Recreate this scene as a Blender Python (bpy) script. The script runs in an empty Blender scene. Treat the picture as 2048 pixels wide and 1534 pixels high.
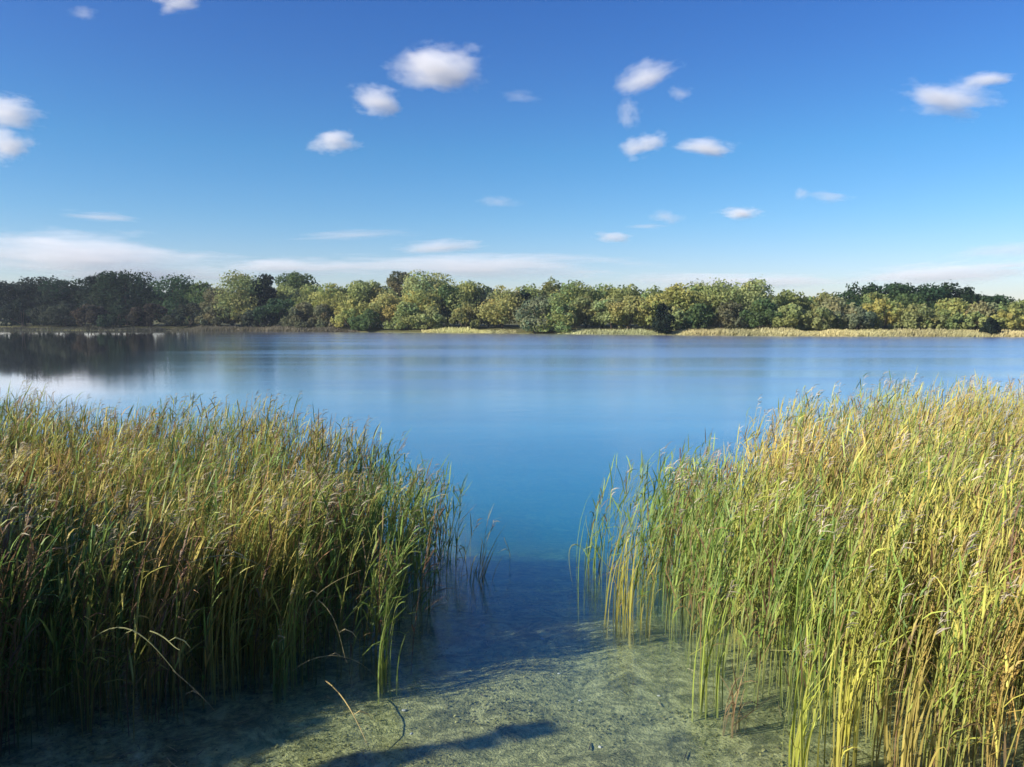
import bpy, math, random
import numpy as np
from math import radians as R

S = bpy.context.scene
COL = S.collection
# ------------------------------------------------------------------ camera
F, CX, CY, HZ, CAMH = 1580.0, 1024.0, 767.0, 636.0, 3.0
PITCH = math.atan((CY - HZ) / F)
cd = bpy.data.cameras.new('camera'); cam = bpy.data.objects.new('camera', cd); COL.objects.link(cam)
cd.sensor_width = 36; cd.lens = F / 2048 * 36; cd.clip_start = 0.1; cd.clip_end = 60000
cam.location = (0, 0, CAMH); cam.rotation_euler = (R(90) - PITCH, 0, 0)
S.camera = cam
# ------------------------------------------------------------------ sky, sun, exposure
SUN_AZ, SUN_EL = 247.0, 27.0          # clockwise from the view direction, degrees
w = bpy.data.worlds.new("World"); S.world = w; w.use_nodes = True
nt = w.node_tree; nt.nodes.clear()
sky = nt.nodes.new('ShaderNodeTexSky'); sky.sky_type = 'NISHITA'; sky.sun_disc = False
sky.sun_elevation = R(SUN_EL); sky.sun_rotation = R(SUN_AZ)
sky.altitude = 100; sky.air_density = 1.0; sky.dust_density = 0.35; sky.ozone_density = 4.0
hs = nt.nodes.new('ShaderNodeHueSaturation'); hs.inputs['Saturation'].default_value = 1.3; hs.inputs['Value'].default_value = 1.0
bg = nt.nodes.new('ShaderNodeBackground'); bg.inputs['Strength'].default_value = 0.08
wo = nt.nodes.new('ShaderNodeOutputWorld')
tn = nt.nodes.new('ShaderNodeVectorMath'); tn.operation = 'MULTIPLY'
# the clear air of that day: azure low down, deep blue-violet overhead
wtc = nt.nodes.new('ShaderNodeTexCoord'); wsp = nt.nodes.new('ShaderNodeSeparateXYZ'); nt.links.new(wtc.outputs['Generated'], wsp.inputs[0])
wr = nt.nodes.new('ShaderNodeValToRGB'); we = wr.color_ramp.elements; we.new(0.5); we.new(0.5); we.new(0.5); we.new(0.5)
for q, (p_, c_) in zip(we, [(0.0, (1.02, 0.92, 1.04)), (0.06, (1.0, 0.93, 1.06)), (0.12, (0.92, 0.96, 1.04)), (0.20, (0.92, 0.97, 1.03)), (0.30, (1.08, 0.86, 1.04)), (0.45, (1.22, 0.74, 1.04))]): q.position = p_; q.color = (*[v_ / 1.25 for v_ in c_], 1)
wm = nt.nodes.new('ShaderNodeVectorMath'); wm.operation = 'SCALE'; wm.inputs['Scale'].default_value = 1.25
nt.links.new(wsp.outputs['Z'], wr.inputs[0]); nt.links.new(wr.outputs[0], wm.inputs[0]); nt.links.new(wm.outputs[0], tn.inputs[1])
nt.links.new(sky.outputs[0], hs.inputs['Color']); nt.links.new(hs.outputs[0], tn.inputs[0]); nt.links.new(tn.outputs[0], bg.inputs[0]); nt.links.new(bg.outputs[0], wo.inputs[0])
sl = bpy.data.lights.new('sun', 'SUN'); so = bpy.data.objects.new('sun', sl); COL.objects.link(so)
sl.energy = 4.9; sl.angle = R(0.5); sl.color = (1.0, 0.93, 0.80)
a, e = R(SUN_AZ), R(SUN_EL)
SUND = np.array([math.sin(a) * math.cos(e), math.cos(a) * math.cos(e), math.sin(e)])
from mathutils import Vector
so.rotation_euler = Vector(SUND).to_track_quat('Z', 'Y').to_euler(); so.location = (-20, -10, 30)
vs = S.view_settings; vs.view_transform = 'Standard'; vs.look = 'None'; vs.exposure = 0.85; vs.gamma = 1.0; vs.use_curve_mapping = False
cy = S.cycles
cy.max_bounces = 8; cy.diffuse_bounces = 3; cy.glossy_bounces = 3; cy.transmission_bounces = 3
cy.transparent_max_bounces = 16; cy.volume_bounces = 5; cy.use_denoising = True
cy.caustics_reflective = False; cy.caustics_refractive = False; cy.sample_clamp_indirect = 6
cy.volume_step_rate = 1.0; cy.volume_max_steps = 96; cy.use_adaptive_sampling = True; cy.adaptive_threshold = 0.02

# ------------------------------------------------------------------ helpers
def at(px, py, D):
    u, v = (px - CX) / F, (CY - py) / F
    k = D / (math.cos(PITCH) + v * math.sin(PITCH))
    return Vector((u * k, D, CAMH + (v * math.cos(PITCH) - math.sin(PITCH)) * k))

def tag(o, label=None, cat=None, group=None, kind=None):
    if label: o['label'] = label
    if cat: o['category'] = cat
    if group: o['group'] = group
    if kind: o['kind'] = kind
    return o

def empty(name, loc=(0, 0, 0)):
    o = bpy.data.objects.new(name, None); COL.objects.link(o); o.location = loc; o.empty_display_size = 0.3
    return o

def faces_mesh(name, V, Fc, colr=None, mat=None, parent=None, smooth=False, loc=(0, 0, 0)):
    """V (n,3), Fc (m,k) equal-size faces, colr (n,3) per vertex"""
    V = np.ascontiguousarray(V, dtype=np.float32); Fc = np.ascontiguousarray(Fc, dtype=np.int32)
    k = Fc.shape[1]; m = bpy.data.meshes.new(name)
    m.vertices.add(len(V)); m.vertices.foreach_set('co', V.ravel())
    m.loops.add(Fc.size); m.loops.foreach_set('vertex_index', Fc.ravel())
    m.polygons.add(len(Fc)); m.polygons.foreach_set('loop_start', np.arange(0, Fc.size, k, dtype=np.int32))
    m.polygons.foreach_set('use_smooth', np.full(len(Fc), bool(smooth)))
    m.update(calc_edges=True)
    if colr is not None:
        at_ = m.color_attributes.new('Col', 'FLOAT_COLOR', 'POINT')
        c4 = np.ones((len(V), 4), dtype=np.float32); c4[:, :3] = np.clip(colr, 0, 1)
        at_.data.foreach_set('color', c4.ravel())
    if mat: m.materials.append(mat)
    o = bpy.data.objects.new(name, m); COL.objects.link(o); o.location = loc
    if parent: o.parent = parent
    return o

class Bag:
    """collects quads with vertex colours"""
    def __init__(s): s.V = []; s.F = []; s.C = []; s.n = 0
    def add(s, V, Fc, C):
        V = np.asarray(V, float).reshape(-1, 3); Fc = np.asarray(Fc).reshape(-1, 4)
        C = np.broadcast_to(np.asarray(C, float), (len(V), 3)) if np.ndim(C) < 2 else np.asarray(C)
        s.V.append(V); s.F.append(Fc + s.n); s.C.append(C); s.n += len(V)
    def build(s, name, mat, parent=None, loc=(0, 0, 0), smooth=False):
        V = np.concatenate(s.V) - np.asarray(loc, float) if parent is None else np.concatenate(s.V)
        return faces_mesh(name, V, np.concatenate(s.F), np.concatenate(s.C), mat, parent, smooth, loc if parent is None else (0, 0, 0))

def strips(P, side, width, bag, colr):
    """P (N,K,3) centre lines, side (N,3) or (N,K,3), width (N,K), colr (N,K,3): N ribbons of K-1 quads"""
    N, K, _ = P.shape
    if side.ndim == 2: side = np.repeat(side[:, None, :], K, 1)
    A = P - side * width[..., None] / 2; B = P + side * width[..., None] / 2
    V = np.stack([A, B], 2).reshape(-1, 3)
    C = np.repeat(colr[:, :, None, :], 2, 2).reshape(-1, 3)
    base = (np.arange(N)[:, None] * K + np.arange(K - 1)[None, :]) * 2
    Fc = np.stack([base, base + 1, base + 3, base + 2], -1).reshape(-1, 4)
    bag.add(V, Fc, C)

def tubes(P, rad, bag, colr, sides=3):
    N, K, _ = P.shape
    d = P[:, -1] - P[:, 0]; d /= np.linalg.norm(d, axis=1, keepdims=True) + 1e-9
    ref = np.tile([0.3, 1.0, 0.1], (N, 1)); u = np.cross(d, ref); u /= np.linalg.norm(u, axis=1, keepdims=True) + 1e-9
    v = np.cross(d, u)
    an = np.arange(sides) * 2 * math.pi / sides
    ring = u[:, None, None, :] * np.cos(an)[None, None, :, None] + v[:, None, None, :] * np.sin(an)[None, None, :, None]
    V = (P[:, :, None, :] + ring * rad[:, :, None, None]).reshape(-1, 3)
    C = np.repeat(colr[:, :, None, :], sides, 2).reshape(-1, 3)
    b = (np.arange(N)[:, None, None] * K + np.arange(K - 1)[None, :, None]) * sides + np.arange(sides)[None, None, :]
    nx = b - np.arange(sides)[None, None, :] + (np.arange(sides)[None, None, :] + 1) % sides
    Fc = np.stack([b, nx, nx + sides, b + sides], -1).reshape(-1, 4)
    bag.add(V, Fc, C)

def vnoise(x, y, seed=0):
    """smooth value noise on numpy arrays"""
    x = np.asarray(x, float); y = np.asarray(y, float)
    xi = np.floor(x).astype(np.int64); yi = np.floor(y).astype(np.int64)
    fx = x - xi; fy = y - yi; fx = fx * fx * (3 - 2 * fx); fy = fy * fy * (3 - 2 * fy)
    def h(i, j):
        n = (i * 374761393 + j * 668265263 + seed * 1442695041) & 0xffffffff
        n = ((n ^ (n >> 13)) * 1274126177) & 0xffffffff
        return ((n ^ (n >> 16)) & 0xffff) / 65535.0
    return (h(xi, yi) * (1 - fx) + h(xi + 1, yi) * fx) * (1 - fy) + (h(xi, yi + 1) * (1 - fx) + h(xi + 1, yi + 1) * fx) * fy

def fbm(x, y, seed=0, o=4):
    return sum(vnoise(x * 2 ** i, y * 2 ** i, seed + i) / 2 ** (i + 1) for i in range(o))

# ------------------------------------------------------------------ materials
def mat(name):
    m = bpy.data.materials.new(name); m.use_nodes = True; m.node_tree.nodes.clear(); return m, m.node_tree.nodes, m.node_tree.links

def leaf_material(name, trans=0.35, rough=0.55, spec=0.25, tint=(1, 1, 1)):
    m, n, l = mat(name)
    out = n.new('ShaderNodeOutputMaterial'); vc = n.new('ShaderNodeVertexColor'); vc.layer_name = 'Col'
    p = n.new('ShaderNodeBsdfPrincipled'); p.inputs['Roughness'].default_value = rough
    p.inputs['Specular IOR Level'].default_value = spec
    t = n.new('ShaderNodeBsdfTranslucent'); mx = n.new('ShaderNodeMixShader'); mx.inputs[0].default_value = trans
    tn = n.new('ShaderNodeTexNoise'); tn.inputs['Scale'].default_value = 3.0
    mr = n.new('ShaderNodeMapRange'); mr.inputs['To Min'].default_value = 0.8; mr.inputs['To Max'].default_value = 1.2
    ml = n.new('ShaderNodeVectorMath'); ml.operation = 'SCALE'
    geo = n.new('ShaderNodeNewGeometry')
    l.new(geo.outputs['Position'], tn.inputs['Vector']); l.new(tn.outputs['Fac'], mr.inputs['Value'])
    l.new(vc.outputs['Color'], ml.inputs[0]); l.new(mr.outputs[0], ml.inputs['Scale'])
    l.new(ml.outputs[0], p.inputs['Base Color']); l.new(ml.outputs[0], t.inputs['Color'])
    l.new(p.outputs[0], mx.inputs[1]); l.new(t.outputs[0], mx.inputs[2]); l.new(mx.outputs[0], out.inputs['Surface'])
    return m
M_LEAF = leaf_material('tree_leaves', 0.48, 0.7, 0.1)
M_REED = leaf_material('reed_blades', 0.34, 0.5, 0.3)
M_BARK = leaf_material('bark', 0.0, 0.9, 0.1)

def ramp(n, stops):
    r = n.new('ShaderNodeValToRGB'); el = r.color_ramp.elements
    while len(el) < len(stops): el.new(0.5)
    for q, (p, c) in zip(el, stops): q.position = p; q.color = (*c, 1)
    return r

def ground_material():
    m, n, l = mat('lake_bed_and_banks')
    out = n.new('ShaderNodeOutputMaterial'); p = n.new('ShaderNodeBsdfPrincipled'); p.inputs['Roughness'].default_value = 0.95
    p.inputs['Specular IOR Level'].default_value = 0.1
    geo = n.new('ShaderNodeNewGeometry')
    def noise(sc, det=6, rough=0.6, dist=0.0):
        t = n.new('ShaderNodeTexNoise'); t.inputs['Scale'].default_value = sc; t.inputs['Detail'].default_value = det
        t.inputs['Roughness'].default_value = rough; t.inputs['Distortion'].default_value = dist
        l.new(geo.outputs['Position'], t.inputs['Vector']); return t
    def mixc(f, a_, b_):
        x = n.new('ShaderNodeMix'); x.data_type = 'RGBA'
        (l.new(f, x.inputs['Factor'])) ; l.new(a_, x.inputs['A']); l.new(b_, x.inputs['B']); return x.outputs['Result']
    n1 = noise(3.4, 8, 0.75, 0.9); n2 = noise(14.0, 6, 0.75, 0.4); n3 = noise(1.4, 4); n4 = noise(45, 3)
    silt = ramp(n, [(0.38, (0.045, 0.05, 0.022)), (0.47, (0.15, 0.15, 0.06)), (0.56, (0.41, 0.40, 0.17)), (0.68, (0.64, 0.62, 0.31))])
    l.new(n1.outputs['Fac'], silt.inputs[0])
    algae = ramp(n, [(0.36, (0.05, 0.06, 0.02)), (0.52, (0.30, 0.30, 0.12)), (0.68, (0.60, 0.58, 0.26))])
    l.new(n2.outputs['Fac'], algae.inputs[0])
    r3 = ramp(n, [(0.4, (0.2,) * 3), (0.6, (0.8,) * 3)]); l.new(n3.outputs['Fac'], r3.inputs[0])
    bed = mixc(r3.outputs['Color'], silt.outputs['Color'], algae.outputs['Color'])
    # land colour above the waterline
    land = ramp(n, [(0.35, (0.045, 0.055, 0.02)), (0.6, (0.14, 0.13, 0.055))]); l.new(n2.outputs['Fac'], land.inputs[0])
    sep = n.new('ShaderNodeSeparateXYZ'); l.new(geo.outputs['Position'], sep.inputs[0])
    mr = n.new('ShaderNodeMapRange'); mr.inputs['From Min'].default_value = -0.02; mr.inputs['From Max'].default_value = 0.12
    l.new(sep.outputs['Z'], mr.inputs['Value'])
    c = mixc(mr.outputs[0], bed, land.outputs['Color'])
    l.new(c, p.inputs['Base Color'])
    ad = n.new('ShaderNodeMath'); ad.operation = 'ADD'; l.new(n2.outputs['Fac'], ad.inputs[0]); l.new(n4.outputs['Fac'], ad.inputs[1])
    b = n.new('ShaderNodeBump'); b.inputs['Strength'].default_value = 0.5; b.inputs['Distance'].default_value = 0.05
    l.new(ad.outputs[0], b.inputs['Height']); l.new(b.outputs[0], p.inputs['Normal']); l.new(p.outputs[0], out.inputs['Surface'])
    return m

def water_material():
    m, n, l = mat('lake_water')
    out = n.new('ShaderNodeOutputMaterial'); geo = n.new('ShaderNodeNewGeometry')
    def noise(sx, sy, det, rough=0.5, w_=0.0):
        mp = n.new('ShaderNodeMapping'); mp.inputs['Scale'].default_value = (sx, sy, 1); mp.inputs['Rotation'].default_value = (0, 0, w_)
        t = n.new('ShaderNodeTexNoise'); t.inputs['Scale'].default_value = 1; t.inputs['Detail'].default_value = det; t.inputs['Roughness'].default_value = rough
        l.new(geo.outputs['Position'], mp.inputs[0]); l.new(mp.outputs[0], t.inputs['Vector']); return t
    rip = noise(2.2, 5.0, 3, 0.55, 0.25); big = noise(0.35, 0.9, 2, 0.5, -0.2)
    ad = n.new('ShaderNodeMath'); ad.operation = 'MULTIPLY_ADD'; ad.inputs[1].default_value = 2.5
    l.new(big.outputs['Fac'], ad.inputs[0]); l.new(rip.outputs['Fac'], ad.inputs[2])
    # wind: calm lee water on the far left, ruffled water to the right, in long streaks
    sep = n.new('ShaderNodeSeparateXYZ'); l.new(geo.outputs['Position'], sep.inputs[0])
    dv = n.new('ShaderNodeMath'); dv.operation = 'DIVIDE'; l.new(sep.outputs['X'], dv.inputs[0])
    mxy = n.new('ShaderNodeMath'); mxy.operation = 'ADD'; mxy.inputs[1].default_value = 18; l.new(sep.outputs['Y'], mxy.inputs[0]); l.new(mxy.outputs[0], dv.inputs[1])
    lee = n.new('ShaderNodeMapRange'); lee.inputs['From Min'].default_value = -0.42; lee.inputs['From Max'].default_value = -0.12
    lee.inputs['To Min'].default_value = 0.05; lee.inputs['To Max'].default_value = 1.0; l.new(dv.outputs[0], lee.inputs['Value'])
    st = noise(0.012, 0.10, 4, 0.6, 0.06)
    sr = n.new('ShaderNodeMapRange'); sr.inputs['From Min'].default_value = 0.42; sr.inputs['From Max'].default_value = 0.62
    sr.inputs['To Min'].default_value = 0.85; sr.inputs['To Max'].default_value = 1.3; l.new(st.outputs['Fac'], sr.inputs['Value'])
    ws = n.new('ShaderNodeMath'); ws.operation = 'MULTIPLY'; l.new(lee.outputs[0], ws.inputs[0]); l.new(sr.outputs[0], ws.inputs[1])
    fy = n.new('ShaderNodeMapRange'); fy.inputs['From Min'].default_value = 20; fy.inputs['From Max'].default_value = 110
    fy.inputs['To Min'].default_value = 0.6; fy.inputs['To Max'].default_value = 1.1; l.new(sep.outputs['Y'], fy.inputs['Value'])
    w2 = n.new('ShaderNodeMath'); w2.operation = 'MULTIPLY'; l.new(ws.outputs[0], w2.inputs[0]); l.new(fy.outputs[0], w2.inputs[1]); ws = w2
    b = n.new('ShaderNodeBump'); b.inputs['Distance'].default_value = 0.0042
    l.new(ws.outputs[0], b.inputs['Strength']); l.new(ad.outputs[0], b.inputs['Height'])
    # Fresnel reflectance, the same from above and below the surface
    def mth(op, a_, b_=None):
        q = n.new('ShaderNodeMath'); q.operation = op
        for k_, v_ in enumerate((a_, b_)):
            if v_ is None: continue
            if isinstance(v_, (int, float)): q.inputs[k_].default_value = v_
            else: l.new(v_, q.inputs[k_])
        return q.outputs[0]
    dt = n.new('ShaderNodeVectorMath'); dt.operation = 'DOT_PRODUCT'; l.new(geo.outputs['Incoming'], dt.inputs[0]); l.new(b.outputs[0], dt.inputs[1])
    c_ = mth('MINIMUM', mth('ABSOLUTE', dt.outputs['Value']), 1.0)
    fres = mth('MINIMUM', mth('ADD', mth('MULTIPLY', mth('POWER', mth('SUBTRACT', 1.0, c_), 4.6), 1.4), 0.02), 1.0)
    gl = n.new('ShaderNodeBsdfGlossy'); gl.inputs['Color'].default_value = (1.0, 1.0, 1.0, 1)
    rr = n.new('ShaderNodeMapRange'); rr.inputs['To Min'].default_value = 0.03; rr.inputs['To Max'].default_value = 0.25
    l.new(ws.outputs[0], rr.inputs['Value']); l.new(rr.outputs[0], gl.inputs['Roughness']); l.new(b.outputs[0], gl.inputs['Normal'])
    tr = n.new('ShaderNodeBsdfTransparent'); mx = n.new('ShaderNodeMixShader')
    l.new(fres, mx.inputs[0]); l.new(tr.outputs[0], mx.inputs[1]); l.new(gl.outputs[0], mx.inputs[2])
    l.new(mx.outputs[0], out.inputs['Surface'])
    va = n.new('ShaderNodeVolumeAbsorption'); va.inputs['Color'].default_value = (0.38, 0.80, 0.86, 1); va.inputs['Density'].default_value = 0.42
    vsc = n.new('ShaderNodeVolumeScatter'); vsc.inputs['Color'].default_value = (0.04, 0.50, 0.95, 1); vsc.inputs['Density'].default_value = 0.085
    vp = n.new('ShaderNodeAddShader'); l.new(va.outputs[0], vp.inputs[0]); l.new(vsc.outputs[0], vp.inputs[1])
    l.new(vp.outputs[0], out.inputs['Volume'])
    return m

# ------------------------------------------------------------------ terrain and water
SHX = np.array([-900, -400, -230, -128, -86.0, -60, -36, -12, 0, 24, 54, 87, 130, 240, 500, 900.0])
SHY = np.array([260, 240, 215, 197, 190, 180, 168, 160, 155, 141, 130, 126, 134, 150, 190, 260.0])
def shore_y(x): return np.interp(x, SHX, SHY) + (fbm(np.asarray(x) * 0.09, 3.0, 7, 3) - 0.45) * 3.0
def near_y(x): x = np.asarray(x, float); return 3.3 + np.clip(-x - 3.6, 0, 6) * 0.42 + np.clip(x - 4, 0, 30) * 0.0 + (fbm(x * 0.8, 1.5, 3, 3) - 0.45) * 0.6
def ground_z(x, y):
    d = y - near_y(x)
    near = np.where(d < 0, np.clip(-d * 0.42, 0, 1.35), -0.10 - 0.035 * d - np.clip(d - 5.0, 0, 60) * 0.16)
    near = np.where((d >= 0) & (d < 0.4), -d * 0.29, near)
    near = np.maximum(near, -2.4)
    bumps = (fbm(x * 1.7, y * 1.7, 11, 4) - 0.47) * 0.12 * np.clip(d * 2, 0.15, 1)
    f = y - shore_y(x)
    far = np.where(f < 0, np.maximum(f * 0.3, -2.4), np.clip(f * 0.12, 0, 0.9) + np.clip(f - 30, 0, 900) * 0.012)
    return np.where(y < 60, near + bumps, far + (fbm(x * 0.1, y * 0.1, 5, 3) - 0.45) * 0.4 * np.clip(f * 0.2, 0, 1))

def axis(segs):
    out = []
    for a_, b_, s_ in segs: out += list(np.arange(a_, b_, s_))
    return np.array(out + [segs[-1][1]], float)
gx = axis([(-1400, -300, 25), (-300, -12, 4.0), (-12, 12, 0.16), (12, 300, 4), (300, 1400, 25)])
gy = axis([(-180, -20, 20), (-20, 2, 1), (2, 16, 0.16), (16, 40, 1.5), (40, 110, 7), (110, 280, 1.5), (280, 600, 20), (600, 1300, 50)])
X, Y = np.meshgrid(gx, gy); Z = ground_z(X, Y)
nx_, ny_ = len(gx), len(gy)
idx = np.arange(nx_ * ny_).reshape(ny_, nx_)
Fc = np.stack([idx[:-1, :-1], idx[:-1, 1:], idx[1:, 1:], idx[1:, :-1]], -1).reshape(-1, 4)
tag(faces_mesh('ground', np.stack([X, Y, Z], -1).reshape(-1, 3), Fc, None, ground_material(), smooth=True), kind='structure')

wv = np.array([(x, y, z) for z in (-4.0, 0.0) for y in (-60, 900) for x in (-1399, 1399)], float)
wf = np.array([(0, 2, 3, 1), (4, 5, 7, 6), (0, 1, 5, 4), (1, 3, 7, 5), (3, 2, 6, 7), (2, 0, 4, 6)])
tag(faces_mesh('water', wv, wf, None, water_material()), kind='structure')

# ------------------------------------------------------------------ trees of the far shore
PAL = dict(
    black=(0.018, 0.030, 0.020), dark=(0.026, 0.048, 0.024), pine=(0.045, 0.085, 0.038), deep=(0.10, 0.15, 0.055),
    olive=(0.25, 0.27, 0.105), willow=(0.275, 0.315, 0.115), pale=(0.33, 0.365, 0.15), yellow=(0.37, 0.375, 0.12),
    gold=(0.38, 0.36, 0.13), brown=(0.15, 0.15, 0.08), grey=(0.21, 0.245, 0.14), rust=(0.15, 0.13, 0.08), green=(0.23, 0.28, 0.10), tan=(0.30, 0.29, 0.14), shade=(0.05, 0.062, 0.04), dusk=(0.055, 0.048, 0.034))  # last two: bush colours with the left bank's shade put in

def crown_quads(rng, w_, h_, z0, colr, leaf, n, lobes, kind):
    """leaf clumps spread over many lobes inside a crown envelope"""
    bag = Bag()
    L = []
    for i in range(lobes):
        t = rng.uniform(0.0, 1.0)
        if kind == 'round': env = math.sqrt(max(0.0, 1 - (abs(t - 0.42) / 0.62) ** 2.2))
        elif kind == 'broad': env = math.sqrt(max(0.0, 1 - (abs(t - 0.55) / 0.6) ** 2.6))
        elif kind == 'tall': env = max(0.25, 1 - abs(t - 0.4) * 1.1)
        else: env = math.sqrt(max(0.0, 1 - t ** 2.2))                      # bush: widest at the ground
        an = rng.uniform(0, 2 * math.pi); r = w_ * 0.5 * env * math.sqrt(rng.uniform(0.05, 0.75))
        lr = (0.13 + 0.12 * rng.random()) * min(w_, h_) * (1.0 if kind != 'tall' else 0.9)
        L.append((r * math.cos(an), r * math.sin(an), z0 + lr * 0.6 + t * max(0.1, (h_ - z0 - lr * 1.5)), lr, rng.uniform(0.86, 1.16), rng.normal(0, 0.04)))
    L = np.array(L); L[:, 3] *= rng.uniform(0.55, 1.2, lobes)
    L[0, :4] = (rng.uniform(-.06, .06) * w_, 0, h_ - 0.16 * min(w_, h_), 0.16 * min(w_, h_))
    wts = L[:, 3] ** 2; pick = rng.choice(len(L), n, p=wts / wts.sum())
    q = L[pick]
    d = rng.normal(size=(n, 3)); d /= np.linalg.norm(d, axis=1, keepdims=True)
    rad = q[:, 3] * (0.55 + 0.55 * rng.random(n) ** 0.6)
    c = q[:, :3] + d * rad[:, None] * np.array([1.0, 1.0, 0.85])
    c += d * (rng.random((n, 1)) < 0.07) * rng.uniform(0, 0.45, (n, 1)) * q[:, 3:4]
    c[:, 2] = np.maximum(c[:, 2], 0.05 * h_)
    nr = d + rng.normal(size=(n, 3)) * 0.55; nr /= np.linalg.norm(nr, axis=1, keepdims=True)
    u = np.cross(nr, rng.normal(size=(n, 3))); u /= np.linalg.norm(u, axis=1, keepdims=True) + 1e-9
    v = np.cross(nr, u)
    s = leaf * rng.uniform(0.6, 1.4, n)[:, None]
    V = np.stack([c - u * s - v * s * .55, c + u * s * .5 - v * s * .8, c + u * s + v * s * .55, c - u * s * .5 + v * s * .8], 1)
    cc = np.array(colr)[None, :] * (q[:, 4] * rng.uniform(0.82, 1.18, n))[:, None]
    cc = cc * np.stack([1 + q[:, 5] * 2, np.ones(n), 1 - q[:, 5]], 1)
    bag.add(V, np.arange(n * 4).reshape(n, 4), np.repeat(cc, 4, 0))
    return bag, L

def make_tree(name, base, w_, h_, colr, kind, label, cat, group, leaf, n, seed, lobes=None):
    rng = np.random.default_rng(seed)
    root = empty(name, base); tag(root, label, cat, group)
    z0 = {'round': 0.10, 'broad': 0.14, 'tall': 0.08, 'bush': 0.0}[kind] * h_
    lobes = lobes or int(26 + 18 * rng.random())
    bag, L = crown_quads(rng, w_, h_, z0, colr, leaf, n, lobes, kind)
    bag.build('crown' if kind != 'bush' else 'foliage', M_LEAF, root)
    tb = Bag(); bc = np.array([0.09, 0.07, 0.05]) * rng.uniform(0.7, 1.3)
    if kind == 'bush':
        for k in range(5):
            q = L[rng.integers(len(L))]; t = np.linspace(0, 1, 4)[:, None]
            p = np.array([0.05 * w_ * math.cos(k), 0.05 * w_ * math.sin(k), -0.3]) * (1 - t) + np.array(q[:3]) * t
            tubes(p[None], np.linspace(0.02 * h_, 0.006 * h_, 4)[None], tb, np.tile(bc, (1, 4, 1)), 5)
        tb.build('stems', M_BARK, root)
    else:
        t = np.linspace(0, 1, 6)[:, None]; r0 = 0.024 * h_
        top = np.array([rng.normal(0, .03) * w_, rng.normal(0, .03) * w_, h_ * 0.82])
        p = np.array([0, 0, -0.4]) * (1 - t) + top * t + np.concatenate([rng.normal(0, 0.012 * h_, (6, 2)), np.zeros((6, 1))], 1)
        tubes(p[None], np.linspace(r0, r0 * 0.2, 6)[None], tb, np.tile(bc, (1, 6, 1)), 7)
        for k in range(7):
            q = L[rng.integers(len(L))]; s0 = p[rng.integers(1, 4)]
            pp = s0 * (1 - t) + np.array(q[:3]) * t; pp[:, 2] += 0.05 * h_ * np.sin(t[:, 0] * math.pi)
            tubes(pp[None], np.linspace(r0 * .45, r0 * .1, 6)[None], tb, np.tile(bc, (1, 6, 1)), 5)
        tb.build('trunk', M_BARK, root)
    return root

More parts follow.
